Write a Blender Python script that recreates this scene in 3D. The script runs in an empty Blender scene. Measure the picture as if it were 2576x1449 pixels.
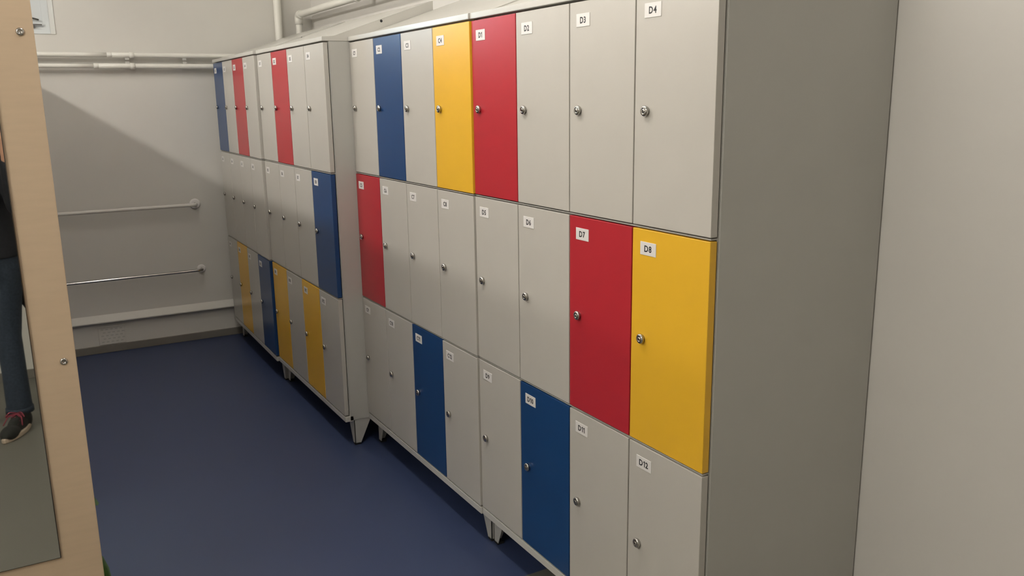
import bpy, bmesh, math, random
from mathutils import Vector, Matrix, Quaternion
random.seed(7)
S = bpy.context.scene
C = S.collection
PI = math.pi

# ------------------------------------------------------------------ camera
CAM = Vector((-1.405, -1.499, 1.694))
F_PX = 2161.0
yaw, pitch, roll = math.radians(29.881), math.radians(-12.516), math.radians(-0.833)
fw = Vector((math.sin(yaw)*math.cos(pitch), math.cos(yaw)*math.cos(pitch), math.sin(pitch)))
r0 = Vector((math.cos(yaw), -math.sin(yaw), 0)); u0 = r0.cross(fw)
rt = r0*math.cos(roll) + u0*math.sin(roll)
up = -r0*math.sin(roll) + u0*math.cos(roll)
cd = bpy.data.cameras.new('camera'); cd.sensor_fit = 'HORIZONTAL'; cd.sensor_width = 36.0
cd.lens = F_PX/2576*36.0; cd.clip_start = 0.004; cd.clip_end = 60
cam = bpy.data.objects.new('camera', cd); C.objects.link(cam)
M = Matrix((rt, up, -fw)).transposed().to_4x4(); M.translation = CAM
cam.matrix_world = M
S.camera = cam

# ------------------------------------------------------------------ world, exposure
W = bpy.data.worlds.new('world'); S.world = W; W.use_nodes = True
bg = W.node_tree.nodes['Background']
bg.inputs[0].default_value = (0.74, 0.87, 1.0, 1); bg.inputs[1].default_value = 12.0
S.view_settings.view_transform = 'Standard'; S.view_settings.look = 'None'
S.view_settings.gamma = 1.0; S.view_settings.use_curve_mapping = False
S.view_settings.exposure = -0.05
# ceiling luminaires: (x, y, length, brightness); the lamps themselves are built in ceiling_light()
LAMPS = [(-2.85, 3.2, 1.5, 124), (-2.85, -0.7, 1.5, 106), (-0.75, 3.1, 1.5, 28), (-0.75, 0.85, 1.5, 49)]
LAMP_COLOUR = (1.0, 0.945, 0.875)
CEIL = 2.95

# ------------------------------------------------------------------ materials
def mat(name, col, rough=0.5, metal=0.0, spec=0.5, noise=0.0, nscale=40, bump=0.0, bscale=200, coat=0.0, stretch=None):
    m = bpy.data.materials.new(name); m.use_nodes = True
    nt = m.node_tree; b = nt.nodes['Principled BSDF']
    b.inputs['Base Color'].default_value = (*col, 1); b.inputs['Roughness'].default_value = rough
    b.inputs['Metallic'].default_value = metal; b.inputs['Specular IOR Level'].default_value = spec
    if coat: b.inputs['Coat Weight'].default_value = coat; b.inputs['Coat Roughness'].default_value = 0.12
    tc = nt.nodes.new('ShaderNodeTexCoord')
    vec = tc.outputs['Object']
    if stretch:
        mp = nt.nodes.new('ShaderNodeMapping'); mp.inputs['Scale'].default_value = stretch
        nt.links.new(vec, mp.inputs['Vector']); vec = mp.outputs['Vector']
    if noise:
        n = nt.nodes.new('ShaderNodeTexNoise'); n.inputs['Scale'].default_value = nscale; n.inputs['Detail'].default_value = 4
        nt.links.new(vec, n.inputs['Vector'])
        rp = nt.nodes.new('ShaderNodeValToRGB')
        rp.color_ramp.elements[0].color = (*[c*(1-noise) for c in col], 1); rp.color_ramp.elements[0].position = 0.3
        rp.color_ramp.elements[1].color = (*[min(1, c*(1+noise)) for c in col], 1); rp.color_ramp.elements[1].position = 0.7
        nt.links.new(n.outputs['Fac'], rp.inputs['Fac']); nt.links.new(rp.outputs['Color'], b.inputs['Base Color'])
    if bump:
        n2 = nt.nodes.new('ShaderNodeTexNoise'); n2.inputs['Scale'].default_value = bscale
        nt.links.new(tc.outputs['Object'], n2.inputs['Vector'])
        bp = nt.nodes.new('ShaderNodeBump'); bp.inputs['Strength'].default_value = bump; bp.inputs['Distance'].default_value = 0.002
        nt.links.new(n2.outputs['Fac'], bp.inputs['Height']); nt.links.new(bp.outputs['Normal'], b.inputs['Normal'])
    return m

MT = {
    'grey':   mat('light_grey_enamel', (0.52, 0.50, 0.455), 0.30, noise=0.015, nscale=6, bump=0.04, bscale=350),
    'red':    mat('red_enamel',    (0.44, 0.022, 0.034), 0.30, noise=0.02, nscale=6, bump=0.04, bscale=350),
    'yellow': mat('yellow_enamel', (0.80, 0.46, 0.030), 0.30, noise=0.02, nscale=6, bump=0.04, bscale=350),
    'blue':   mat('blue_enamel',   (0.008, 0.050, 0.165), 0.30, noise=0.02, nscale=6, bump=0.04, bscale=350),
    'frame':  mat('carcass_enamel', (0.49, 0.485, 0.45), 0.42, noise=0.015, nscale=5, bump=0.04, bscale=350),
    'top':    mat('slope_top_enamel', (0.58, 0.57, 0.53), 0.22, noise=0.015, nscale=5),
    'dark':   mat('locker_interior_dark', (0.02, 0.018, 0.017), 0.7),
    'plate':  mat('white_plastic_plate', (0.78, 0.76, 0.74), 0.4, noise=0.01),
    'ink':    mat('black_print', (0.015, 0.015, 0.02), 0.5),
    'chrome': mat('chrome', (0.52, 0.505, 0.48), 0.16, metal=1.0, noise=0.05, nscale=30),
    'steel':  mat('dark_steel', (0.12, 0.115, 0.11), 0.3, metal=1.0),
    'wall':   mat('painted_wall', (0.64, 0.625, 0.58), 0.7, noise=0.02, nscale=2.5, bump=0.08, bscale=90),
    'wall2':  mat('white_painted_wall', (0.69, 0.67, 0.63), 0.55, noise=0.015, nscale=2.5, bump=0.04, bscale=90),
    'ceil':   mat('ceiling_paint', (0.75, 0.74, 0.71), 0.8, noise=0.01),
    'trim':   mat('white_gloss_trim', (0.66, 0.645, 0.60), 0.4, noise=0.015),
    'skirt':  mat('grey_brown_skirting', (0.19, 0.175, 0.15), 0.5, noise=0.05, nscale=8),
    'pipe':   mat('cream_painted_pipe', (0.76, 0.75, 0.69), 0.38, noise=0.02, nscale=8),
    'bluefl': mat('blue_vinyl_floor', (0.034, 0.050, 0.115), 0.44, noise=0.10, nscale=500, bump=0.05, bscale=300),
    'greyfl': mat('grey_vinyl_floor', (0.13, 0.125, 0.105), 0.45, noise=0.08, nscale=400, bump=0.05, bscale=300),
    'ply':    mat('birch_plywood', (0.545, 0.42, 0.29), 0.5, noise=0.03, nscale=5, stretch=(2.0, 8.0, 14.0)),
    'plyedge': mat('plywood_edge', (0.34, 0.22, 0.12), 0.6, noise=0.3, nscale=3, stretch=(1, 160, 1)),
    'mirror': mat('mirror_glass', (0.80, 0.82, 0.79), 0.015, metal=1.0),
    'laminate': mat('partition_laminate', (0.33, 0.29, 0.24), 0.5, noise=0.02, nscale=4),
    'wframe': mat('window_frame_white', (0.60, 0.63, 0.64), 0.35, noise=0.01),
    'rubber': mat('black_rubber', (0.012, 0.012, 0.012), 0.7),
    'skin':   mat('skin', (0.55, 0.30, 0.20), 0.5, noise=0.05, nscale=30),
    'shirt':  mat('dark_navy_cloth', (0.010, 0.011, 0.016), 0.85, noise=0.2, nscale=60, bump=0.2, bscale=300),
    'jeans':  mat('dark_denim', (0.018, 0.028, 0.045), 0.85, noise=0.25, nscale=90, bump=0.3, bscale=500),
    'shoe':   mat('black_canvas', (0.010, 0.010, 0.008), 0.8, noise=0.2, nscale=200, bump=0.2, bscale=600),
    'sole':   mat('pale_rubber_sole', (0.45, 0.36, 0.28), 0.6),
    'lace':   mat('pink_lace', (0.22, 0.03, 0.05), 0.8),
    'hair':   mat('brown_hair', (0.03, 0.018, 0.010), 0.6, noise=0.3, nscale=120),
    'eye':    mat('eye_white', (0.7, 0.68, 0.65), 0.2), 'iris': mat('iris', (0.04, 0.025, 0.015), 0.2),
    'lip':    mat('lip', (0.40, 0.14, 0.11), 0.5),
    'phone':  mat('phone_black', (0.012, 0.011, 0.012), 0.25),
    'leaf':   mat('leaf_green', (0.045, 0.13, 0.015), 0.45, noise=0.25, nscale=30),
    'pot':    mat('terracotta_pot', (0.30, 0.13, 0.07), 0.8, noise=0.1, nscale=20),
    'soil':   mat('soil', (0.03, 0.02, 0.012), 0.95, noise=0.4, nscale=60),
}
def lamp_mat(strength):
    m = bpy.data.materials.new('opal_lamp_diffuser'); m.use_nodes = True
    b = m.node_tree.nodes['Principled BSDF']; b.inputs['Emission Color'].default_value = (*LAMP_COLOUR, 1); b.inputs['Emission Strength'].default_value = strength
    return m
# window glass: clear pane with a faint reflection
m = bpy.data.materials.new('window_glass'); m.use_nodes = True
nt = m.node_tree; nt.nodes.remove(nt.nodes['Principled BSDF']); out = nt.nodes['Material Output']
tr = nt.nodes.new('ShaderNodeBsdfTransparent'); tr.inputs[0].default_value = (0.92, 0.95, 0.95, 1)
gl = nt.nodes.new('ShaderNodeBsdfGlossy'); gl.inputs['Roughness'].default_value = 0.02
fr = nt.nodes.new('ShaderNodeFresnel'); fr.inputs[0].default_value = 1.45
mx = nt.nodes.new('ShaderNodeMixShader')
nt.links.new(fr.outputs[0], mx.inputs[0]); nt.links.new(tr.outputs[0], mx.inputs[1]); nt.links.new(gl.outputs[0], mx.inputs[2]); nt.links.new(mx.outputs[0], out.inputs[0])
MT['frost'] = m

# ------------------------------------------------------------------ mesh helpers
def obj(name, me, parent=None, loc=None, mats=None):
    o = bpy.data.objects.new(name, me); C.objects.link(o)
    if parent: o.parent = parent
    if loc is not None: o.location = loc
    if mats is not None:
        for m_ in (mats if isinstance(mats, (list, tuple)) else [mats]):
            me.materials.append(MT[m_])
    return o
def finish(bm, name, smooth=False):
    bmesh.ops.recalc_face_normals(bm, faces=bm.faces[:])
    me = bpy.data.meshes.new(name); bm.to_mesh(me); bm.free()
    if smooth:
        for p in me.polygons: p.use_smooth = True
    return me
def bx(bm, x0, x1, y0, y1, z0, z1, mi=0):
    vs = [bm.verts.new((x, y, z)) for x in (x0, x1) for y in (y0, y1) for z in (z0, z1)]
    fs = []
    for q in ((0,1,3,2), (4,6,7,5), (0,4,5,1), (2,3,7,6), (0,2,6,4), (1,5,7,3)):
        f = bm.faces.new([vs[i] for i in q]); f.material_index = mi; fs.append(f)
    return fs
def box_me(name, x0, x1, y0, y1, z0, z1, bev=0.0, seg=2):
    bm = bmesh.new(); bx(bm, x0, x1, y0, y1, z0, z1)
    if bev: bmesh.ops.bevel(bm, geom=bm.edges[:], offset=bev, segments=seg, affect='EDGES', profile=0.6)
    return finish(bm, name)
def prism(bm, poly, axis, a, b, mi=0):
    """extrude a 2-D polygon along axis; poly gives the two remaining coordinates in order"""
    def mk(p, t):
        if axis == 'x': return (t, p[0], p[1])
        if axis == 'y': return (p[0], t, p[1])
        return (p[0], p[1], t)
    va = [bm.verts.new(mk(p, a)) for p in poly]; vb = [bm.verts.new(mk(p, b)) for p in poly]
    n = len(poly); fs = [bm.faces.new(va), bm.faces.new(vb[::-1])]
    for i in range(n): fs.append(bm.faces.new([va[i], vb[i], vb[(i+1) % n], va[(i+1) % n]]))
    for f in fs: f.material_index = mi
    return fs
def tube(bm, pts, rad, n=16, mi=0, sx=1.0, cap=True):
    """sweep a circle along pts with a radius per point"""
    pts = [Vector(p) for p in pts]
    if not isinstance(rad, (list, tuple)): rad = [rad]*len(pts)
    P2, R2 = [pts[0]], [rad[0]]
    for i in range(1, len(pts)):
        k_ = max(1, int((pts[i]-pts[i-1]).length/0.15))
        for q_ in range(1, k_+1): P2.append(pts[i-1].lerp(pts[i], q_/k_)); R2.append(rad[i-1]+(rad[i]-rad[i-1])*q_/k_)
    pts, rad = P2, R2
    rings = []; ref = None
    for i, p in enumerate(pts):
        t = (pts[min(i+1, len(pts)-1)] - pts[max(i-1, 0)]).normalized()
        if ref is None:
            ref = Vector((0, 0, 1)) if abs(t.z) < 0.9 else Vector((1, 0, 0))
        a = (ref - t*ref.dot(t)).normalized(); ref = a; c = t.cross(a)
        rings.append([bm.verts.new(p + (a*math.cos(2*PI*k/n) + c*math.sin(2*PI*k/n)*sx)*rad[i]) for k in range(n)])
    for i in range(len(rings)-1):
        for k in range(n):
            f = bm.faces.new([rings[i][k], rings[i][(k+1) % n], rings[i+1][(k+1) % n], rings[i+1][k]]); f.material_index = mi; f.smooth = True
    if cap:
        f = bm.faces.new(rings[0][::-1]); f.material_index = mi
        f = bm.faces.new(rings[-1]); f.material_index = mi
def bend(path, r=0.04, n=6):
    """round the inner corners of a polyline"""
    path = [Vector(p) for p in path]; out = [path[0]]
    for i in range(1, len(path)-1):
        a = (path[i-1]-path[i]).normalized(); c = (path[i+1]-path[i]).normalized()
        A = path[i]+a*r; B = path[i]+c*r
        for k in range(n+1):
            t = k/n; out.append(A*(1-t)**2 + path[i]*2*t*(1-t) + B*t*t)
    out.append(path[-1]); return out
def ball(bm, c, r, sx=1, sy=1, sz=1, seg=16, rings=10, mi=0, rot=None):
    mtx = Matrix.Translation(c) @ (rot.to_4x4() if rot else Matrix()) @ Matrix.Diagonal((r*sx, r*sy, r*sz, 1))
    g = bmesh.ops.create_uvsphere(bm, u_segments=seg, v_segments=rings, radius=1, matrix=mtx)
    for f in {f for v in g['verts'] for f in v.link_faces}: f.material_index = mi; f.smooth = True
def empty(name, loc, label, cat, group=None):
    o = bpy.data.objects.new(name, None); C.objects.link(o); o.location = loc; o.empty_display_size = 0.05
    o['label'] = label; o['category'] = cat
    if group: o['group'] = group
    return o
def struct(name, me, mats, label=None, parent=None):
    o = obj(name, me, parent, None, mats)
    if parent is None:
        o['kind'] = 'structure'
        if label: o['label'] = label
    return o

# ------------------------------------------------------------------ the room
XR, YB, XL, YF = 0.615, 4.90, -3.70, -2.75          # right wall, far wall, left wall, wall behind the photographer
T = 0.16
bm = bmesh.new(); FY = 0.925
bx(bm, XL-T, XR+T, FY, YB+T, -0.10, 0.0, 0); bx(bm, XL-T, XR+T, YF-T, FY, -0.10, 0.0, 1)
struct('floor', finish(bm, 'floor'), ['bluefl', 'greyfl'], 'blue vinyl floor meeting a grey-brown vinyl floor')
struct('ceiling', box_me('ceiling', XL-T, XR+T, YF-T, YB+T, CEIL, CEIL+0.1), 'ceil', 'plain white ceiling')
struct('wall_right', box_me('wall_right', XR, XR+T, YF-T, YB+T, 0, CEIL), 'wall2', 'white painted wall behind the lockers')
struct('wall_left', box_me('wall_left', XL-T, XL, YF-T, YB+T, 0, CEIL), 'wall', 'pale painted wall on the left side of the room')
struct('wall_front', box_me('wall_front', XL, XR, YF-T, YF, 0, CEIL), 'wall', 'pale painted wall behind the photographer')
# far wall with its window opening (window right jamb at x=-1.062, sill at z=2.128)
WX0, WX1, WZ0, WZ1 = -2.05, -1.062, 2.128, 2.75
bm = bmesh.new(); WT = 0.30
bx(bm, XL, WX0, YB, YB+WT, 0, CEIL); bx(bm, WX1+0.0, XR, YB, YB+WT, 0, CEIL)
bx(bm, WX0, WX1, YB, YB+WT, 0, WZ0); bx(bm, WX0, WX1, YB, YB+WT, WZ1, CEIL)
struct('wall_back', finish(bm, 'wall_back'), 'wall', 'pale painted far wall with pipes and rails')
# window: splayed reveals, casement frame, frosted pane, stay
bm = bmesh.new()
fx0, fx1, fz0, fz1 = WX0+0.022, WX1-0.022, WZ0+0.012, WZ1-0.03; fy = YB+0.14
rv = [(WX0, YB-0.004, WZ0), (WX1, YB-0.004, WZ0), (WX1, YB-0.004, WZ1), (WX0, YB-0.004, WZ1)]
ri = [(fx0, fy, fz0), (fx1, fy, fz0), (fx1, fy, fz1), (fx0, fy, fz1)]
ro = [(WX0, fy+0.03, WZ0), (WX1, fy+0.03, WZ0), (WX1, fy+0.03, WZ1), (WX0, fy+0.03, WZ1)]
A = [bm.verts.new(v) for v in rv]; B = [bm.verts.new(v) for v in ri]; D = [bm.verts.new(v) for v in ro]
for i in range(4):
    j = (i+1) % 4; bm.faces.new([A[i], A[j], B[j], B[i]]); bm.faces.new([A[j], A[i], D[i], D[j]]); bm.faces.new([B[i], B[j], D[j], D[i]])
win = struct('window_1', finish(bm, 'window_reveal'), 'trim', 'small high window with a white frame on the far wall')
def rect_frame(name, x0, x1, z0, z1, w, y0, y1):
    bm = bmesh.new()
    bx(bm, x0, x0+w, y0, y1, z0, z1); bx(bm, x1-w, x1, y0, y1, z0, z1)
    bx(bm, x0+w, x1-w, y0, y1, z0, z0+w); bx(bm, x0+w, x1-w, y0, y1, z1-w, z1)
    bmesh.ops.remove_doubles(bm, verts=bm.verts[:], dist=1e-6)
    return finish(bm, name)
struct('window_frame', rect_frame('window_frame', fx0, fx1, fz0, fz1, 0.040, fy-0.004, fy+0.06), 'wframe', parent=win)
struct('casement', rect_frame('casement', fx0+0.040, fx1-0.040, fz0+0.040, fz1-0.040, 0.066, fy+0.008, fy+0.05), 'wframe', parent=win)
struct('pane', box_me('pane', fx0+0.104, fx1-0.104, fy+0.026, fy+0.032, fz0+0.104, fz1-0.104), 'frost', parent=win)
bm = bmesh.new()
bx(bm, fx1-0.30, fx1-0.045, fy-0.022, fy-0.012, fz0+0.050, fz0+0.058)
bx(bm, fx1-0.13, fx1-0.085, fy-0.02, fy+0.012, fz0+0.034, fz0+0.051)
tube(bm, [(fx1-0.32, fy-0.02, fz0+0.100), (fx1-0.12, fy-0.022, fz0+0.098), (fx1-0.09, fy-0.024, fz0+0.092), (fx1-0.06, fy-0.02, fz0+0.084)], 0.005, 8)
struct('window_stay', finish(bm, 'window_stay'), 'steel', parent=win)
# ledge, lower boxing, skirting on the far wall
bm = bmesh.new()
prism(bm, [(YB+0.0, 0.214), (YB-0.034, 0.214), (YB-0.042, 0.220), (YB-0.042, 0.226), (YB, 0.268)], 'x', XL, XR)
struct('trim_1', finish(bm, 'trim_1'), 'trim', 'white painted ledge running along the far wall above the skirting')
struct('baseboard_back', box_me('baseboard_back', XL, XR, YB-0.014, YB, 0, 0.052, 0.003), 'skirt', 'grey-brown coved skirting along the far wall')
struct('baseboard_front', box_me('baseboard_front', XL, XR, YF, YF+0.012, 0, 0.06, 0.003), 'skirt', 'grey-brown skirting behind the photographer')
# ventilation grille in the lower wall
vent = empty('vent_grille', (-0.945, YB-0.001, 0.12), 'small painted air vent low on the far wall under the ledge', 'vent')
bm = bmesh.new(); bx(bm, -0.085, 0.085, -0.004, 0.0, -0.065, 0.065); bmesh.ops.bevel(bm, geom=bm.edges[:], offset=0.002, segments=1, affect='EDGES')
obj('plate', finish(bm, 'vent_plate'), vent, None, 'wall')
lip = box_me('vent_lip', -0.085, 0.085, -0.010, -0.003, 0.058, 0.066); obj('top_lip', lip, vent, None, 'trim')
sl = box_me('vent_slot', -0.008, 0.008, -0.0052, -0.004, -0.0035, 0.0035); sl.materials.append(MT['frame'])
for r in range(5):
    for c in range(5): obj('slot', sl, vent, (-0.06+0.03*c + (0.012 if r % 2 else 0), 0, -0.045+0.022*r))

# ------------------------------------------------------------------ pipes and rails
def pipe(name, label, z, y, x0, x1, segs, collars, r):
    t = empty(name, (x0, y, z), label, 'pipe')
    bm = bmesh.new()
    for (a, b_, rr) in segs: tube(bm, [(a-x0, 0, 0), (b_-x0, 0, 0)], rr, 20)
    obj('tube', finish(bm, 'tube'), t, None, 'pipe')
    for (a, w, rr) in collars:
        bm = bmesh.new(); tube(bm, [(a-x0-w/2, 0, 0), (a-x0-w*0.42, 0, 0), (a-x0+w*0.42, 0, 0), (a-x0+w/2, 0, 0)], [r*1.02, rr, rr, r*1.02], 20)
        obj('collar', finish(bm, 'collar'), t, None, 'pipe')
    return t
PY = 4.842
up_ = pipe('heating_pipe', 'upper of two cream painted pipes running along the far wall', 2.001, PY, -3.65, 0.30,
     [(-3.65, -0.78, 0.0152), (-0.78, 0.30, 0.0160)], [(-0.77, 0.03, 0.0175), (-0.635, 0.03, 0.0200)], 0.0150)
lo_ = pipe('heating_pipe', 'lower of two cream painted pipes running along the far wall', 1.931, PY, -3.65, 0.30,
     [(-3.65, -0.86, 0.0142), (-0.86, 0.30, 0.0170)], [(-0.855, 0.03, 0.0180), (-0.635, 0.03, 0.0205)], 0.0150)
for x in (-0.665, -0.305):
    for t, zz in ((up_, 2.001), (lo_, 1.931)):
        bm = bmesh.new(); bx(bm, -0.012, 0.012, 0.010, YB-PY, -0.006, 0.006); bx(bm, -0.012, 0.012, -0.004, 0.010, -0.030 if t is up_ else 0.0, -0.012 if t is up_ else 0.03)
        obj('bracket', finish(bm, 'pipe_bracket'), t, (x+3.65, 0, 0), 'frame')
p = empty('riser_pipe', (0.36, 4.862, 0.0), 'vertical cream painted pipe rising on the far wall behind the lockers', 'pipe')
bm = bmesh.new(); tube(bm, [(0, 0, 0.0), (0, 0, CEIL)], 0.026, 20); obj('tube', finish(bm, 'riser_tube'), p, None, 'pipe')
for zz in (0.8, 2.6):
    bm = bmesh.new(); tube(bm, [(0, 0, zz-0.02), (0, 0, zz+0.02)], 0.031, 20); bx(bm, -0.012, 0.012, 0.02, 0.038, zz-0.015, zz+0.015)
    obj('clip', finish(bm, 'riser_clip'), p, None, 'pipe')
p = empty('elbow_pipe', (0.50, 4.83, 0.0), 'cream pipe with an elbow running along the wall above the lockers', 'pipe')
bm = bmesh.new(); tube(bm, bend([(0, 0, 0.0), (0, 0, 2.292), (0, -7.4, 2.292)], 0.035, 6), 0.0235, 20)
obj('tube', finish(bm, 'elbow_tube'), p, None, 'pipe')
bm = bmesh.new(); tube(bm, bend([(0, 0, 2.225), (0, 0, 2.292), (0, -0.067, 2.292)], 0.035, 6), 0.0285, 20)
obj('elbow_fitting', finish(bm, 'elbow_fitting'), p, None, 'pipe')
for yy in (-1.2, -3.6, -6.0):
    bm = bmesh.new(); tube(bm, [(0, yy-0.015, 2.292), (0, yy+0.015, 2.292)], 0.028, 20); bx(bm, 0.02, XR-0.503, yy-0.012, yy+0.012, 2.28, 2.304)
    obj('clip', finish(bm, 'elbow_clip'), p, None, 'pipe')

def rail(name, label, mt, z, r, x0, x1, off, fr, fl):
    t = empty(name, (x1, YB, z), label, 'rail')
    L = x1-x0
    bm = bmesh.new()
    tube(bm, bend([(0, 0, 0), (0, -off, 0), (-L, -off, 0), (-L, 0, 0)], off*0.55, 6), r, 16)
    obj('bar', finish(bm, 'rail_bar'), t, None, mt)
    for xx in (0, -L):
        bm = bmesh.new(); tube(bm, [(xx, 0, 0), (xx, -0.006, 0), (xx, -0.012, 0)], [fr, fr, fr*0.75], 24)
        obj('flange', finish(bm, 'flange'), t, None, fl)
rail('grab_rail', 'white grab rail, the upper rail on the far wall', 'trim', 0.988, 0.0125, -1.55, -0.315, 0.07, 0.037, 'plate')
rail('grab_rail', 'thin chrome rail, the lower rail on the far wall', 'chrome', 0.520, 0.0095, -1.55, -0.312, 0.07, 0.030, 'plate')

# ------------------------------------------------------------------ locker banks
PITCH = 0.30
LV = [0.160, 0.759, 1.358, 1.953]
GAPZ, GAPY = 0.0050, 0.0026
DOOR_T = 0.021
lock_bm = bmesh.new()
# cam lock: a turned bezel with a domed knob, faceted, axis along -x
def lathe(bm, prof, n=20, mi=0):
    """profile of (distance out of the door, radius) around the x axis"""
    rings = [[bm.verts.new((-d, r*math.cos(2*PI*k/n), r*math.sin(2*PI*k/n))) for k in range(n)] for d, r in prof]
    for i in range(len(rings)-1):
        for k in range(n):
            f = bm.faces.new([rings[i][k], rings[i][(k+1) % n], rings[i+1][(k+1) % n], rings[i+1][k]]); f.smooth = True; f.material_index = mi
    f = bm.faces.new(rings[-1]); f.material_index = mi
lathe(lock_bm, [(0, 0.0112), (0.0035, 0.0112), (0.0045, 0.0136), (0.0085, 0.0138), (0.0108, 0.0122), (0.0120, 0.0092), (0.0122, 0.0068), (0.0108, 0.0060), (0.0108, 0.0056), (0.0126, 0.0050), (0.0130, 0.0020)])
bx(lock_bm, -0.0134, -0.0120, -0.0008, 0.0008, -0.0034, 0.0034, 1)
LOCK = finish(lock_bm, 'cam_lock'); LOCK.materials.append(MT['chrome']); LOCK.materials.append(MT['ink'])
PLATE = box_me('number_plate', -0.0014, 0, -0.032, 0.032, -0.0175, 0.0175, 0.0005, 1); PLATE.materials.append(MT['plate'])

glyphs = {}
def glyph(ch):
    """one character as (mesh, width), left edge at 0; the 1 has a flag, like the plates in the photograph"""
    if ch in glyphs: return glyphs[ch]
    hgt = 0.0172
    if ch == '1':
        bm = bmesh.new(); st, w = 0.0031, 0.0068
        prism(bm, [(w-st, 0), (w, 0), (w, hgt), (w-st*1.15, hgt), (0, hgt*0.80), (0.0012, hgt*0.66), (w-st, hgt*0.80)], 'z', -0.0002, 0.0002)
        me = finish(bm, 'glyph'); glyphs[ch] = (me, w); return glyphs[ch]
    cu = bpy.data.curves.new('txt', 'FONT'); cu.body = ch; cu.size = 0.0245
    cu.offset = 0.0006; cu.extrude = 0.0002; cu.resolution_u = 3
    o = bpy.data.objects.new('txt', cu); C.objects.link(o); bpy.context.view_layer.update()
    me = bpy.data.meshes.new_from_object(o.evaluated_get(bpy.context.evaluated_depsgraph_get()))
    bpy.data.objects.remove(o); bpy.data.curves.remove(cu)
    xs = [v.co.x for v in me.vertices]; ys = [v.co.y for v in me.vertices]
    sc = hgt/(max(ys)-min(ys)); me.transform(Matrix.Diagonal((sc*0.96, sc, 1, 1)) @ Matrix.Translation((-min(xs), -min(ys), 0)))
    glyphs[ch] = (me, (max(xs)-min(xs))*sc*0.96); return glyphs[ch]
def text_mesh(txt):
    gap = 0.0026; total = sum(glyph(c)[1] for c in txt) + gap*(len(txt)-1); x = -total/2
    bm = bmesh.new()
    for c in txt:
        me, w = glyph(c); n0 = len(bm.verts); bm.from_mesh(me); bm.verts.ensure_lookup_table()
        for v in bm.verts[n0:]: v.co.x += x; v.co.y -= 0.0086
        x += w+gap
    me = bpy.data.meshes.new('lettering'); bm.to_mesh(me); bm.free()
    me.transform(Matrix(((0, 0, -1, 0), (-1, 0, 0, 0), (0, 1, 0, 0), (0, 0, 0, 1))))
    me.materials.clear(); me.materials.append(MT['ink'])
    for p_ in me.polygons: p_.material_index = 0
    return me
door_me = {}
def door_mesh(row, colour):
    if (row, colour) not in door_me:
        z0 = LV[2-row]; z1 = LV[3-row]
        h = (z1-z0) - GAPZ*2; w = PITCH - 2*GAPY
        me = box_me('door_%d_%s' % (row, colour), 0, DOOR_T, -w/2, w/2, 0, h, 0.0014, 2)
        me.materials.append(MT[colour]); door_me[(row, colour)] = me
    return door_me[(row, colour)]

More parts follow.
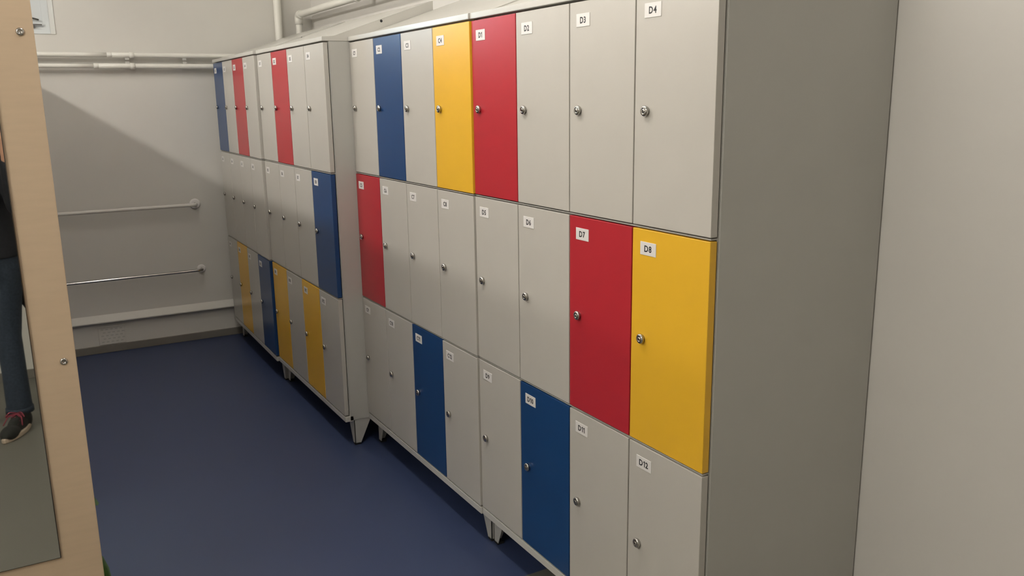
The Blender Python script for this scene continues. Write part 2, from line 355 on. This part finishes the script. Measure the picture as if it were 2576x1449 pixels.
def bank(letter, label, xf, y0, colours, back_x, rz=0.0):
    """xf: plane of the door fronts; y0: near end; doors 1-4 run from the far end to the near end"""
    root = empty('locker_bank', (xf, y0, 0), label, 'lockers', 'grey steel locker banks along the wall'); root.rotation_euler = (0, 0, rz)
    Wd = 4*PITCH; e = 0.0006
    bk = back_x - xf; f0 = DOOR_T+0.004; zb, zt = 0.132, 1.9545
    # carcass: side panels with a folded front edge, back, floor, shelves, dividers (local coordinates)
    def part(name, fn, mts, bev=0.0):
        bm = bmesh.new(); fn(bm)
        if bev: bmesh.ops.bevel(bm, geom=bm.edges[:], offset=bev, segments=2, affect='EDGES')
        return obj(name, finish(bm, name), root, None, mts)
    part('side_panel', lambda bm: prism(bm, [(f0, zb), (bk, zb), (bk, zt), (f0, zt)], 'y', e, 0.013), 'frame', 0.003)
    part('side_panel', lambda bm: prism(bm, [(f0, zb), (bk, zb), (bk, zt), (f0, zt)], 'y', Wd-0.013, Wd-e), 'frame', 0.003)
    part('back_panel', lambda bm: bx(bm, bk-0.004, bk-0.001, 0.013, Wd-0.013, zb, zt), 'frame')
    part('bottom_panel', lambda bm: bx(bm, f0, bk-0.004, 0.013, Wd-0.013, zb, zb+0.02), 'frame')
    part('top_panel', lambda bm: bx(bm, f0, bk-0.004, 0.013, Wd-0.013, zt-0.02, zt), 'frame')
    part('bottom_rail', lambda bm: bx(bm, 0.001, f0+0.02, e, Wd-e, zb-0.002, LV[0]-0.002), 'top', 0.002)
    for z in (LV[1], LV[2]):
        part('shelf', lambda bm: (bx(bm, f0+0.0, bk-0.004, 0.013, Wd-0.013, z-0.008, z+0.008), bx(bm, 0.0035, f0+0.01, 0.005, Wd-0.003, z-0.0016, z+0.0016)), 'frame')
    for k in (1, 2, 3):
        part('divider', lambda bm: bx(bm, f0-0.002, bk-0.004, k*PITCH-0.010, k*PITCH+0.010, zb+0.02, zt-0.02), 'frame')
    # sloping top: fascia, short flat, slope to the back
    sx, sz = 0.055, 1.9765; ez = sz + (bk-sx)*0.347
    part('sloping_top', lambda bm: prism(bm, [(-0.004, 1.9545), (-0.004, 1.9735), (sx, sz), (bk, ez), (bk, 1.9545)], 'y', e, Wd-e), 'top', 0.0015)
    bm = bmesh.new(); tube(bm, [(0.285, e+0.001, 2.048), (0.285, e-0.0008, 2.048)], 0.0065, 14)
    obj('fixing_hole', finish(bm, 'fixing_hole'), root, None, 'ink')
    # tapered corner feet
    xq = 0.047
    for (fxp, dx) in ((xq, 1), (bk-0.02, -1)):
        for (fyp, dy) in ((0.004, 1), (Wd-0.004, -1)):
            bm = bmesh.new()
            prism(bm, [(fyp, 0.008), (fyp, zb), (fyp+dy*0.085, zb), (fyp+dy*0.030, 0.008)], 'x', fxp, fxp+dx*0.003)
            prism(bm, [(fxp, 0.008), (fxp, zb), (fxp+dx*0.088, zb), (fxp+dx*0.030, 0.008)], 'y', fyp, fyp+dy*0.003)
            ft = obj('foot', finish(bm, 'foot'), root, None, 'frame')
            bm = bmesh.new(); bx(bm, min(fxp, fxp+dx*0.028), max(fxp, fxp+dx*0.028), min(fyp, fyp+dy*0.028), max(fyp, fyp+dy*0.028), 0.0, 0.010)
            obj('foot_pad', finish(bm, 'foot_pad'), ft, None, 'rubber')
    for i in range(12):
        row, col = divmod(i, 4)
        yc = (4-col-0.5)*PITCH; zb_ = LV[2-row]+GAPZ
        cn = colours[i]
        d = obj('door', door_mesh(row, cn), root, (0, yc, zb_))
        d['label'] = '%s locker door numbered %s%d' % ({'grey': 'light grey'}.get(cn, cn), letter, i+1)
        zc = (LV[3-row]+LV[2-row])/2 - zb_
        obj('lock', LOCK, d, (0, 0.100, zc))
        lz = LV[3-row]-0.037-0.0175-zb_
        obj('number_plate', PLATE, d, (0, 0.150-0.036-0.032, lz))
        obj('lettering', text_mesh('%s%d' % (letter, i+1)), d, (-0.0015, 0.150-0.036-0.032, lz))
    return root
G, R_, Y_, B_ = 'grey', 'red', 'yellow', 'blue'
bank('D', 'locker bank nearest the camera, doors numbered D1 to D12, against the white wall', 0.0, 0.0,
     [R_, G, G, G, G, G, R_, Y_, G, B_, G, G], 0.612)
bank('C', 'locker bank numbered C1 to C12, with yellow C4 door, second nearest the camera', -0.006, 1.2,
     [G, B_, G, Y_, R_, G, G, G, G, G, B_, G], 0.612)
bank('B', 'locker bank numbered B1 to B12, standing further forward than its right-hand neighbour', -0.128, 2.4,
     [G, R_, G, G, G, G, G, B_, Y_, G, Y_, G], 0.424)
bank('A', 'locker bank numbered A1 to A12, the farthest one, beside the far wall', -0.142, 3.610,
     [B_, G, R_, G, G, G, G, G, G, Y_, G, B_], 0.410, -0.0133)

# ------------------------------------------------------------------ partition with the plywood framed mirror on its end
part_ = empty('partition', (-1.60, 2.8, 0), 'changing room partition panel behind the plywood mirror board', 'partition')
bm = bmesh.new(); prism(bm, [(-1.878, 0.12), (2.05, 0.12), (2.05, 0.27), (2.095, 0.27), (2.095, 1.86), (2.01, 1.86), (2.01, 2.06), (-1.878, 2.06)], 'x', -0.02, 0.02)
obj('panel', finish(bm, 'partition_panel'), part_, None, 'laminate')
for yy in (-1.6, 0.0, 1.6):
    bm = bmesh.new(); tube(bm, [(0, yy, 0), (0, yy, 0.008), (0, yy, 0.009), (0, yy, 0.125)], [0.03, 0.03, 0.014, 0.014], 16); obj('leg', finish(bm, 'partition_leg'), part_, None, 'chrome')
MYF = 0.90                                            # front face of the board
BX0, BX1, MX0, MX1 = -2.116, -1.322, -2.02, -1.4175   # board and mirror edges
mir = empty('wall_mirror', ((BX0+BX1)/2, MYF+0.02, 0), 'tall mirror screwed onto a birch plywood board at the left', 'mirror')
mc = (BX0+BX1)/2
obj('board', box_me('mirror_board', BX0-mc, BX1-mc, -0.02, 0.0, 0.02, 2.16, 0.002), mir, None, 'ply')
# bevelled mirror glass
gx0, gx1, gz0, gz1, bv = MX0-mc, MX1-mc, 0.521, 2.06, 0.002
bm = bmesh.new(); yf, yb_ = -0.0262, -0.0202
o4 = [bm.verts.new(v) for v in ((gx0, yf+0.0012, gz0), (gx1, yf+0.0012, gz0), (gx1, yf+0.0012, gz1), (gx0, yf+0.0012, gz1))]
i4 = [bm.verts.new(v) for v in ((gx0+bv, yf, gz0+bv), (gx1-bv, yf, gz0+bv), (gx1-bv, yf, gz1-bv), (gx0+bv, yf, gz1-bv))]
b4 = [bm.verts.new(v) for v in ((gx0, yb_, gz0), (gx1, yb_, gz0), (gx1, yb_, gz1), (gx0, yb_, gz1))]
bm.faces.new(i4); bm.faces.new(b4[::-1])
for i in range(4):
    j = (i+1) % 4; f = bm.faces.new([i4[i], i4[j], o4[j], o4[i]]); f.material_index = 1
    f = bm.faces.new([o4[i], o4[j], b4[j], b4[i]]); f.material_index = 1
obj('mirror_glass', finish(bm, 'mirror_glass'), mir, None, ['mirror', 'steel'])
bm = bmesh.new(); n = 18
def ring_y(prof):
    rings = [[bm.verts.new((r*math.cos(2*PI*k/n), y, r*math.sin(2*PI*k/n))) for k in range(n)] for y, r in prof]
    for i in range(len(rings)-1):
        for k in range(n):
            f = bm.faces.new([rings[i][k], rings[i][(k+1) % n], rings[i+1][(k+1) % n], rings[i+1][k]]); f.smooth = True
    bm.faces.new(rings[-1])
ring_y([(0, 0.0095), (-0.0015, 0.0095), (-0.0035, 0.0075), (-0.0045, 0.0045), (-0.0035, 0.0040), (-0.0025, 0.003)])
SCREW = finish(bm, 'screw'); SCREW.materials.append(MT['chrome'])
for xs in (-1.351, BX0+0.03):
    for zs in (1.861, 1.051, 0.25): obj('screw', SCREW, mir, (xs-mc, -0.02, zs))

# ------------------------------------------------------------------ plant half hidden behind the board
pl = empty('potted_plant', (-1.459, 1.45, 0), 'green leafy plant whose leaves peek out behind the plywood mirror board', 'plant')
bm = bmesh.new(); tube(bm, [(0, 0, 0), (0, 0, 0.15), (0, 0, 0.15), (0, 0, 0.18), (0, 0, 0.18), (0, 0, 0.165)], [0.055, 0.075, 0.082, 0.084, 0.072, 0.070], 24)
obj('pot', finish(bm, 'pot'), pl, None, 'pot')
bm = bmesh.new(); tube(bm, [(0, 0, 0.15), (0, 0, 0.168)], [0.068, 0.069], 20); obj('soil', finish(bm, 'soil'), pl, None, 'soil')
def leaf(bm, base, mid, tip, w, side=None):
    base, mid, tip = Vector(base), Vector(mid), Vector(tip); rows = []
    for k in range(9):
        t = k/8; c = base*(1-t)**2 + mid*2*t*(1-t) + tip*t*t
        d = (tip-base).normalized(); s = d.cross(Vector((0, 0, 1))); s = Vector(side).normalized() if side else (s.normalized() if s.length > 1e-3 else Vector((1, 0, 0)))
        ww = w*math.sin(PI*(0.04+0.96*t**1.3))**0.7*0.5 + 0.002 if t < 1 else 0.004
        rows.append([bm.verts.new(c+s*ww+Vector((0, 0, 0.25*ww))), bm.verts.new(c), bm.verts.new(c-s*ww+Vector((0, 0, 0.25*ww)))])
    fs = []
    for i in range(8):
        for k in range(2): fs.append(bm.faces.new([rows[i][k], rows[i][k+1], rows[i+1][k+1], rows[i+1][k]]))
    r = bmesh.ops.solidify(bm, geom=fs, thickness=0.0012)
    for f in bm.faces: f.smooth = True
rnd = random.Random(3)
leaf_specs = [((0.0, 0, 0.17), (0.07, 0.0, 0.50), (0.166, 0.01, 0.400), 0.062, (0.45, 0.3, 0.85)), ((0.0, 0, 0.17), (0.10, 0.02, 0.27), (0.178, 0.02, 0.090), 0.085, (0.6, 0.3, 0.75))]
for k in range(11):
    a = PI*0.35 + k*1.32*PI/10 + rnd.uniform(-.1, .1); L = rnd.uniform(0.06, 0.11); h = rnd.uniform(0.28, 0.5)
    leaf_specs.append(((0, 0, 0.17), (math.cos(a)*L*0.5, math.sin(a)*L*0.7, h+0.1), (math.cos(a)*L, math.sin(a)*L*1.6, h-0.06), 0.05))
for s_ in leaf_specs:
    bm = bmesh.new(); leaf(bm, *s_); obj('leaf', finish(bm, 'leaf'), pl, None, 'leaf')

# ------------------------------------------------------------------ ceiling luminaires
def ceiling_light(x, y, L, strength, label):
    t = empty('ceiling_light', (x, y, CEIL), label, 'light', 'slim ceiling strip lights')
    obj('housing', box_me('lamp_housing', -0.025, 0.025, -L/2-0.03, L/2+0.03, -0.03, -0.0005, 0.004), t, None, 'trim')
    bm = bmesh.new(); tube(bm, [(0, -L/2, -0.062), (0, L/2, -0.062)], 0.030, 16)
    me = finish(bm, 'tube_lamp'); me.materials.append(lamp_mat(strength)); obj('tube_lamp', me, t)
    for sg in (-1, 1):
        obj('end_cap', box_me('end_cap', -0.034, 0.034, sg*(L/2+0.015)-0.015, sg*(L/2+0.015)+0.015, -0.096, -0.028, 0.004), t, None, 'trim')
names = ['strip light on the ceiling of the left bay near the far wall', 'strip light on the ceiling of the left bay near the mirror',
         'strip light on the ceiling above the aisle near the far wall', 'strip light on the ceiling above the aisle by the lockers nearest the camera']
for (x, y, L, w_), nm in zip(LAMPS, names): ceiling_light(x, y, L, w_, nm)

# ------------------------------------------------------------------ the photographer, seen in the mirror
per = empty('person', (-1.60, -1.85, 0), 'person in dark shirt, jeans and black shoes holding up a phone, reflected in the mirror', 'person')
PO = Vector((-1.60, -1.85, 0))
def P(x, y, z): return Vector((x, y, z)) - PO
def remesh(o, vox, smooth=3):
    md = o.modifiers.new('remesh', 'REMESH'); md.mode = 'VOXEL'; md.voxel_size = vox; md.use_smooth_shade = True
    if smooth: s = o.modifiers.new('smooth', 'SMOOTH'); s.iterations = smooth; s.factor = 0.5
SH_R, EL_R, WR_R = P(-1.435, -1.87, 1.42), P(-1.405, -1.70, 1.20), P(-1.422, -1.565, 1.445)
SH_L, EL_L, WR_L = P(-1.765, -1.87, 1.42), P(-1.78, -1.68, 1.21), P(-1.585, -1.56, 1.52)
HIP_R, KN_R, AN_R = P(-1.515, -1.86, 0.92), P(-1.530, -1.84, 0.50), P(-1.526, -1.835, 0.085)
HIP_L, KN_L, AN_L = P(-1.690, -1.88, 0.92), P(-1.70, -1.90, 0.50), P(-1.71, -1.95, 0.085)
def limb(bm, pts, rad, sx=1.0):
    for i in range(len(pts)-1):
        n_ = 5; seg = [pts[i].lerp(pts[i+1], k/n_) for k in range(n_+1)]; rr = [rad[i]+(rad[i+1]-rad[i])*k/n_ for k in range(n_+1)]
        tube(bm, seg, rr, 14, sx=sx)
    for p_, r_ in zip(pts, rad): ball(bm, p_, r_, seg=14, rings=8)
HEAD = P(-1.585, -1.80, 1.655)
bm = bmesh.new()
ball(bm, HEAD, 1, 0.078, 0.098, 0.118); ball(bm, HEAD+Vector((0, 0.035, -0.07)), 1, 0.055, 0.06, 0.055)
ball(bm, HEAD+Vector((0, 0.100, -0.015)), 1, 0.013, 0.020, 0.024)
ball(bm, HEAD+Vector((0.079, -0.005, -0.01)), 1, 0.010, 0.020, 0.032); ball(bm, HEAD+Vector((-0.079, -0.005, -0.01)), 1, 0.010, 0.020, 0.032)
limb(bm, [P(-1.595, -1.85, 1.42), HEAD+Vector((0, -0.02, -0.06))], [0.058, 0.052])
limb(bm, [P(-1.60, -1.86, 0.98), P(-1.60, -1.86, 1.2), P(-1.60, -1.86, 1.38)], [0.12, 0.12, 0.13])
limb(bm, [SH_R, EL_R, WR_R], [0.048, 0.038, 0.027]); limb(bm, [SH_L, EL_L, WR_L], [0.048, 0.038, 0.027])
limb(bm, [P(-1.60, -1.86, 1.38), SH_R], [0.09, 0.05]); limb(bm, [P(-1.60, -1.86, 1.38), SH_L], [0.09, 0.05])
limb(bm, [HIP_R, KN_R, AN_R], [0.08, 0.055, 0.04]); limb(bm, [HIP_L, KN_L, AN_L], [0.08, 0.055, 0.04])
# hands: palm plus five bent fingers each, closed round the phone (phone spans x -1.545..-1.395, z 1.632..1.706)
def hand(wrist, palm, fingers, thumb):
    limb(bm, [wrist, palm], [0.026, 0.032])
    ball(bm, palm, 1, 0.036, 0.016, 0.042)
    for pts in fingers: limb(bm, pts, [0.0095, 0.0090, 0.0085, 0.0075])
    limb(bm, thumb, [0.012, 0.011, 0.009])
PH_Y = -1.5085
hand(WR_R, P(-1.420, -1.535, 1.545),
     [[P(-1.402, -1.530, 1.575), P(-1.387, -1.512, 1.600), P(-1.393, -1.494, 1.625), P(-1.412, -1.4915, 1.634)],
      [P(-1.410, -1.528, 1.565), P(-1.395, -1.508, 1.587), P(-1.400, -1.490, 1.606), P(-1.422, -1.4875, 1.614)],
      [P(-1.414, -1.526, 1.553), P(-1.402, -1.505, 1.568), P(-1.408, -1.489, 1.583), P(-1.430, -1.4865, 1.588)],
      [P(-1.418, -1.526, 1.537), P(-1.410, -1.507, 1.546), P(-1.416, -1.492, 1.556), P(-1.433, -1.488, 1.560)]],
     [P(-1.440, -1.540, 1.560), P(-1.452, -1.535, 1.600), P(-1.450, -1.526, 1.640)])
hand(WR_L, P(-1.565, -1.535, 1.600),
     [[P(-1.580, -1.530, 1.635), P(-1.592, -1.512, 1.668), P(-1.572, -1.495, 1.690), P(-1.545, -1.494, 1.694)],
      [P(-1.578, -1.528, 1.622), P(-1.592, -1.508, 1.648), P(-1.570, -1.493, 1.668), P(-1.542, -1.4935, 1.672)],
      [P(-1.575, -1.526, 1.610), P(-1.588, -1.505, 1.630), P(-1.567, -1.492, 1.648), P(-1.541, -1.4935, 1.652)],
      [P(-1.570, -1.526, 1.595), P(-1.580, -1.505, 1.612), P(-1.563, -1.492, 1.628), P(-1.543, -1.4935, 1.634)]],
     [P(-1.550, -1.540, 1.610), P(-1.538, -1.534, 1.635), P(-1.530, -1.524, 1.655)])
body = obj('body', finish(bm, 'body', True), per, None, 'skin'); remesh(body, 0.0055, 2)
for s_ in (-1, 1):
    bm = bmesh.new(); ball(bm, HEAD+Vector((0.031*s_, 0.086, 0.012)), 0.012, 1, 0.7, 0.7); ball(bm, HEAD+Vector((0.031*s_, 0.0935, 0.011)), 0.0052, 1, 0.5, 1, mi=1)
    obj('eye', finish(bm, 'eye', True), per, None, ['eye', 'iris'])
bm = bmesh.new(); tube(bm, [HEAD+Vector((-0.025, 0.087, -0.067)), HEAD+Vector((0, 0.096, -0.064)), HEAD+Vector((0.025, 0.087, -0.067))], [0.003, 0.0065, 0.003], 10)
obj('mouth', finish(bm, 'mouth', True), per, None, 'lip')
bm = bmesh.new(); ball(bm, HEAD+Vector((0, -0.016, 0.022)), 1, 0.086, 0.100, 0.112)
ball(bm, HEAD+Vector((0, 0.03, 0.085)), 1, 0.070, 0.070, 0.038)
hair = obj('hair', finish(bm, 'hair', True), per, None, 'hair'); remesh(hair, 0.006, 3)
# shirt: torso with long sleeves, hem at z 0.93
bm = bmesh.new()
def ering(z, cx, cy, rx, ry, n_=28): return [bm.verts.new(P(cx+rx*math.cos(2*PI*k/n_), cy+ry*math.sin(2*PI*k/n_), z)) for k in range(n_)]
rings = [ering(*a) for a in ((0.925, -1.60, -1.86, 0.182, 0.125), (1.0, -1.60, -1.86, 0.176, 0.122), (1.12, -1.60, -1.86, 0.168, 0.120), (1.28, -1.60, -1.86, 0.182, 0.125), (1.40, -1.60, -1.86, 0.178, 0.110), (1.455, -1.60, -1.86, 0.12, 0.085), (1.49, -1.598, -1.855, 0.072, 0.068))]
for a, c_ in zip(rings, rings[1:]):
    for k in range(28): bm.faces.new([a[k], a[(k+1) % 28], c_[(k+1) % 28], c_[k]])
bm.faces.new(rings[0][::-1]); bm.faces.new(rings[-1])
for sh, el, wr in ((SH_R, EL_R, WR_R), (SH_L, EL_L, WR_L)): limb(bm, [sh, el, el.lerp(wr, 0.86)], [0.066, 0.054, 0.041])
shirt = obj('shirt', finish(bm, 'shirt', True), per, None, 'shirt'); remesh(shirt, 0.008, 3)
# jeans
bm = bmesh.new()
rings = [ering(*a) for a in ((0.80, -1.60, -1.865, 0.165, 0.112), (0.90, -1.60, -1.865, 0.172, 0.118), (0.96, -1.60, -1.865, 0.166, 0.113))]
for a, c_ in zip(rings, rings[1:]):
    for k in range(28): bm.faces.new([a[k], a[(k+1) % 28], c_[(k+1) % 28], c_[k]])
bm.faces.new(rings[0][::-1]); bm.faces.new(rings[-1])
limb(bm, [P(-1.515, -1.86, 0.86), KN_R.lerp(HIP_R, 0.45), KN_R, P(-1.527, -1.832, 0.30), P(-1.526, -1.822, 0.115)], [0.096, 0.080, 0.062, 0.060, 0.063])
limb(bm, [P(-1.690, -1.88, 0.86), KN_L.lerp(HIP_L, 0.45), KN_L, P(-1.705, -1.93, 0.30), P(-1.71, -1.94, 0.115)], [0.096, 0.080, 0.062, 0.060, 0.063])
je = obj('jeans', finish(bm, 'jeans', True), per, None, 'jeans'); remesh(je, 0.008, 3)
bm = bmesh.new()
for c_ in (P(-1.526, -1.822, 0.085), P(-1.71, -1.94, 0.085)): tube(bm, [c_+Vector((0, 0, 0.0)), c_+Vector((0, 0, 0.028))], [0.068, 0.067], 24)
obj('turned_cuffs', finish(bm, 'turned_cuffs', True), je, None, 'jeans')
# shoes
def shoe(heel, toe):
    heel, toe = Vector(heel), Vector(toe); d = (toe-heel); L = d.length; d.normalize(); s = Vector((d.y, -d.x, 0))
    def outline(w, z, grow=0.0):
        out = []
        for k in range(28):
            a = 2*PI*k/28; u_ = math.cos(a); v_ = math.sin(a)
            t = 0.5+0.5*u_; wid = w*(0.72+0.42*math.sin(PI*min(1, t*0.95))**1.0*(0.6+0.5*t))
            out.append(heel + d*(t*(L+2*grow)-grow) + s*v_*(wid*0.5+grow) + Vector((0, 0, z)))
        return out
    bm = bmesh.new(); rs = []
    for z, gr in ((0.0, 0.0), (0.004, 0.003), (0.022, 0.003), (0.026, -0.001)): rs.append([bm.verts.new(p_-PO) for p_ in outline(0.082, z, gr)])
    for a, c_ in zip(rs, rs[1:]):
        for k in range(28): bm.faces.new([a[k], a[(k+1) % 28], c_[(k+1) % 28], c_[k]])
    bm.faces.new(rs[0][::-1]); bm.faces.new(rs[-1])
    sole_me = finish(bm, 'sole')
    bm = bmesh.new()
    q = Quaternion((0, 0, 1), math.atan2(d.y, d.x)).to_matrix()
    c0 = heel-PO
    ball(bm, c0+d*L*0.74+Vector((0, 0, 0.030)), 1, L*0.255, 0.043, 0.040, rot=q); ball(bm, c0+d*L*0.45+Vector((0, 0, 0.040)), 1, L*0.30, 0.040, 0.052, rot=q)
    ball(bm, c0+d*L*0.20+Vector((0, 0, 0.045)), 1, L*0.19, 0.038, 0.058, rot=q); tube(bm, [c0+d*L*0.22+Vector((0, 0, 0.05)), c0+d*L*0.24+Vector((0, 0, 0.10))], [0.040, 0.037], 18)
    o = obj('shoe', finish(bm, 'shoe', True), per, None, 'shoe'); remesh(o, 0.005, 3)
    obj('sole', sole_me, o, None, 'sole')
    bm = bmesh.new()
    for k in range(4):
        t = 0.40+0.075*k; zz = 0.100-0.011*k; w_ = 0.026
        c1 = c0+d*L*t
        for sg in (-1, 1):
            tube(bm, [c1+s*w_*sg+Vector((0, 0, zz-0.014)), c1+d*0.010+Vector((0, 0, zz)), c1+d*0.020-s*w_*sg+Vector((0, 0, zz-0.018))], 0.0035, 8)
    c1 = c0+d*L*0.40+Vector((0, 0, 0.102))
    for sg in (-1, 1):
        tube(bm, bend([c1, c1+s*sg*0.03+Vector((0, 0, 0.012))+d*0.02, c1+s*sg*0.050+d*0.035-Vector((0, 0, 0.012)), c1+s*sg*0.030+d*0.012-Vector((0, 0, 0.004)), c1], 0.012, 4), 0.003, 8)
        tube(bm, [c1, c1+s*sg*0.035+d*0.035-Vector((0, 0, 0.01)), c1+s*sg*0.048+d*0.065-Vector((0, 0, 0.045))], 0.003, 8)
    obj('laces', finish(bm, 'laces', True), o, None, 'lace')
shoe((-1.490, -1.855, 0), (-1.612, -1.585, 0)); shoe((-1.70, -1.985, 0), (-1.745, -1.700, 0))
# dark bag hanging at the right hip, phone in the hands
bag = empty('shoulder_bag', (-1.437, -2.02, 0.60), 'small black bag hanging at the hip of the reflected person', 'bag')
bm = bmesh.new()
pr = [(-0.055, 0.30), (0.045, 0.30), (0.045, 0.07), (0.030, 0.01), (0.005, 0.0), (-0.025, 0.06), (-0.045, 0.15)]
prism(bm, pr, 'y', -0.05, 0.05); bmesh.ops.bevel(bm, geom=bm.edges[:], offset=0.012, segments=3, affect='EDGES')
obj('pouch', finish(bm, 'pouch', True), bag, None, 'shirt')
bm = bmesh.new(); BL = Vector((-1.437, -2.02, 0.60))
tube(bm, [Vector(q)-BL for q in ((-1.475, -2.02, 0.885), (-1.48, -2.015, 0.96), (-1.45, -2.01, 1.00), (-1.42, -2.015, 0.96), (-1.415, -2.02, 0.885))], 0.012, 8, sx=0.35)
obj('strap', finish(bm, 'strap', True), bag, None, 'shirt')
ph = empty('phone', (-1.47, PH_Y, 1.668), 'black phone held up by the reflected person', 'phone')
bm = bmesh.new(); bx(bm, -0.075, 0.075, -0.004, 0.004, -0.037, 0.037); bmesh.ops.bevel(bm, geom=bm.edges[:], offset=0.003, segments=2, affect='EDGES')
obj('case', finish(bm, 'phone_case'), ph, None, 'phone')
bm = bmesh.new(); tube(bm, [(0.065, 0.0035, 0.026), (0.065, 0.0052, 0.026)], 0.006, 18); obj('lens_ring', finish(bm, 'lens_ring'), ph, None, 'steel')
bm = bmesh.new(); bx(bm, -0.068, 0.068, -0.0046, -0.0038, -0.033, 0.033); obj('screen', finish(bm, 'screen'), ph, None, 'ink')
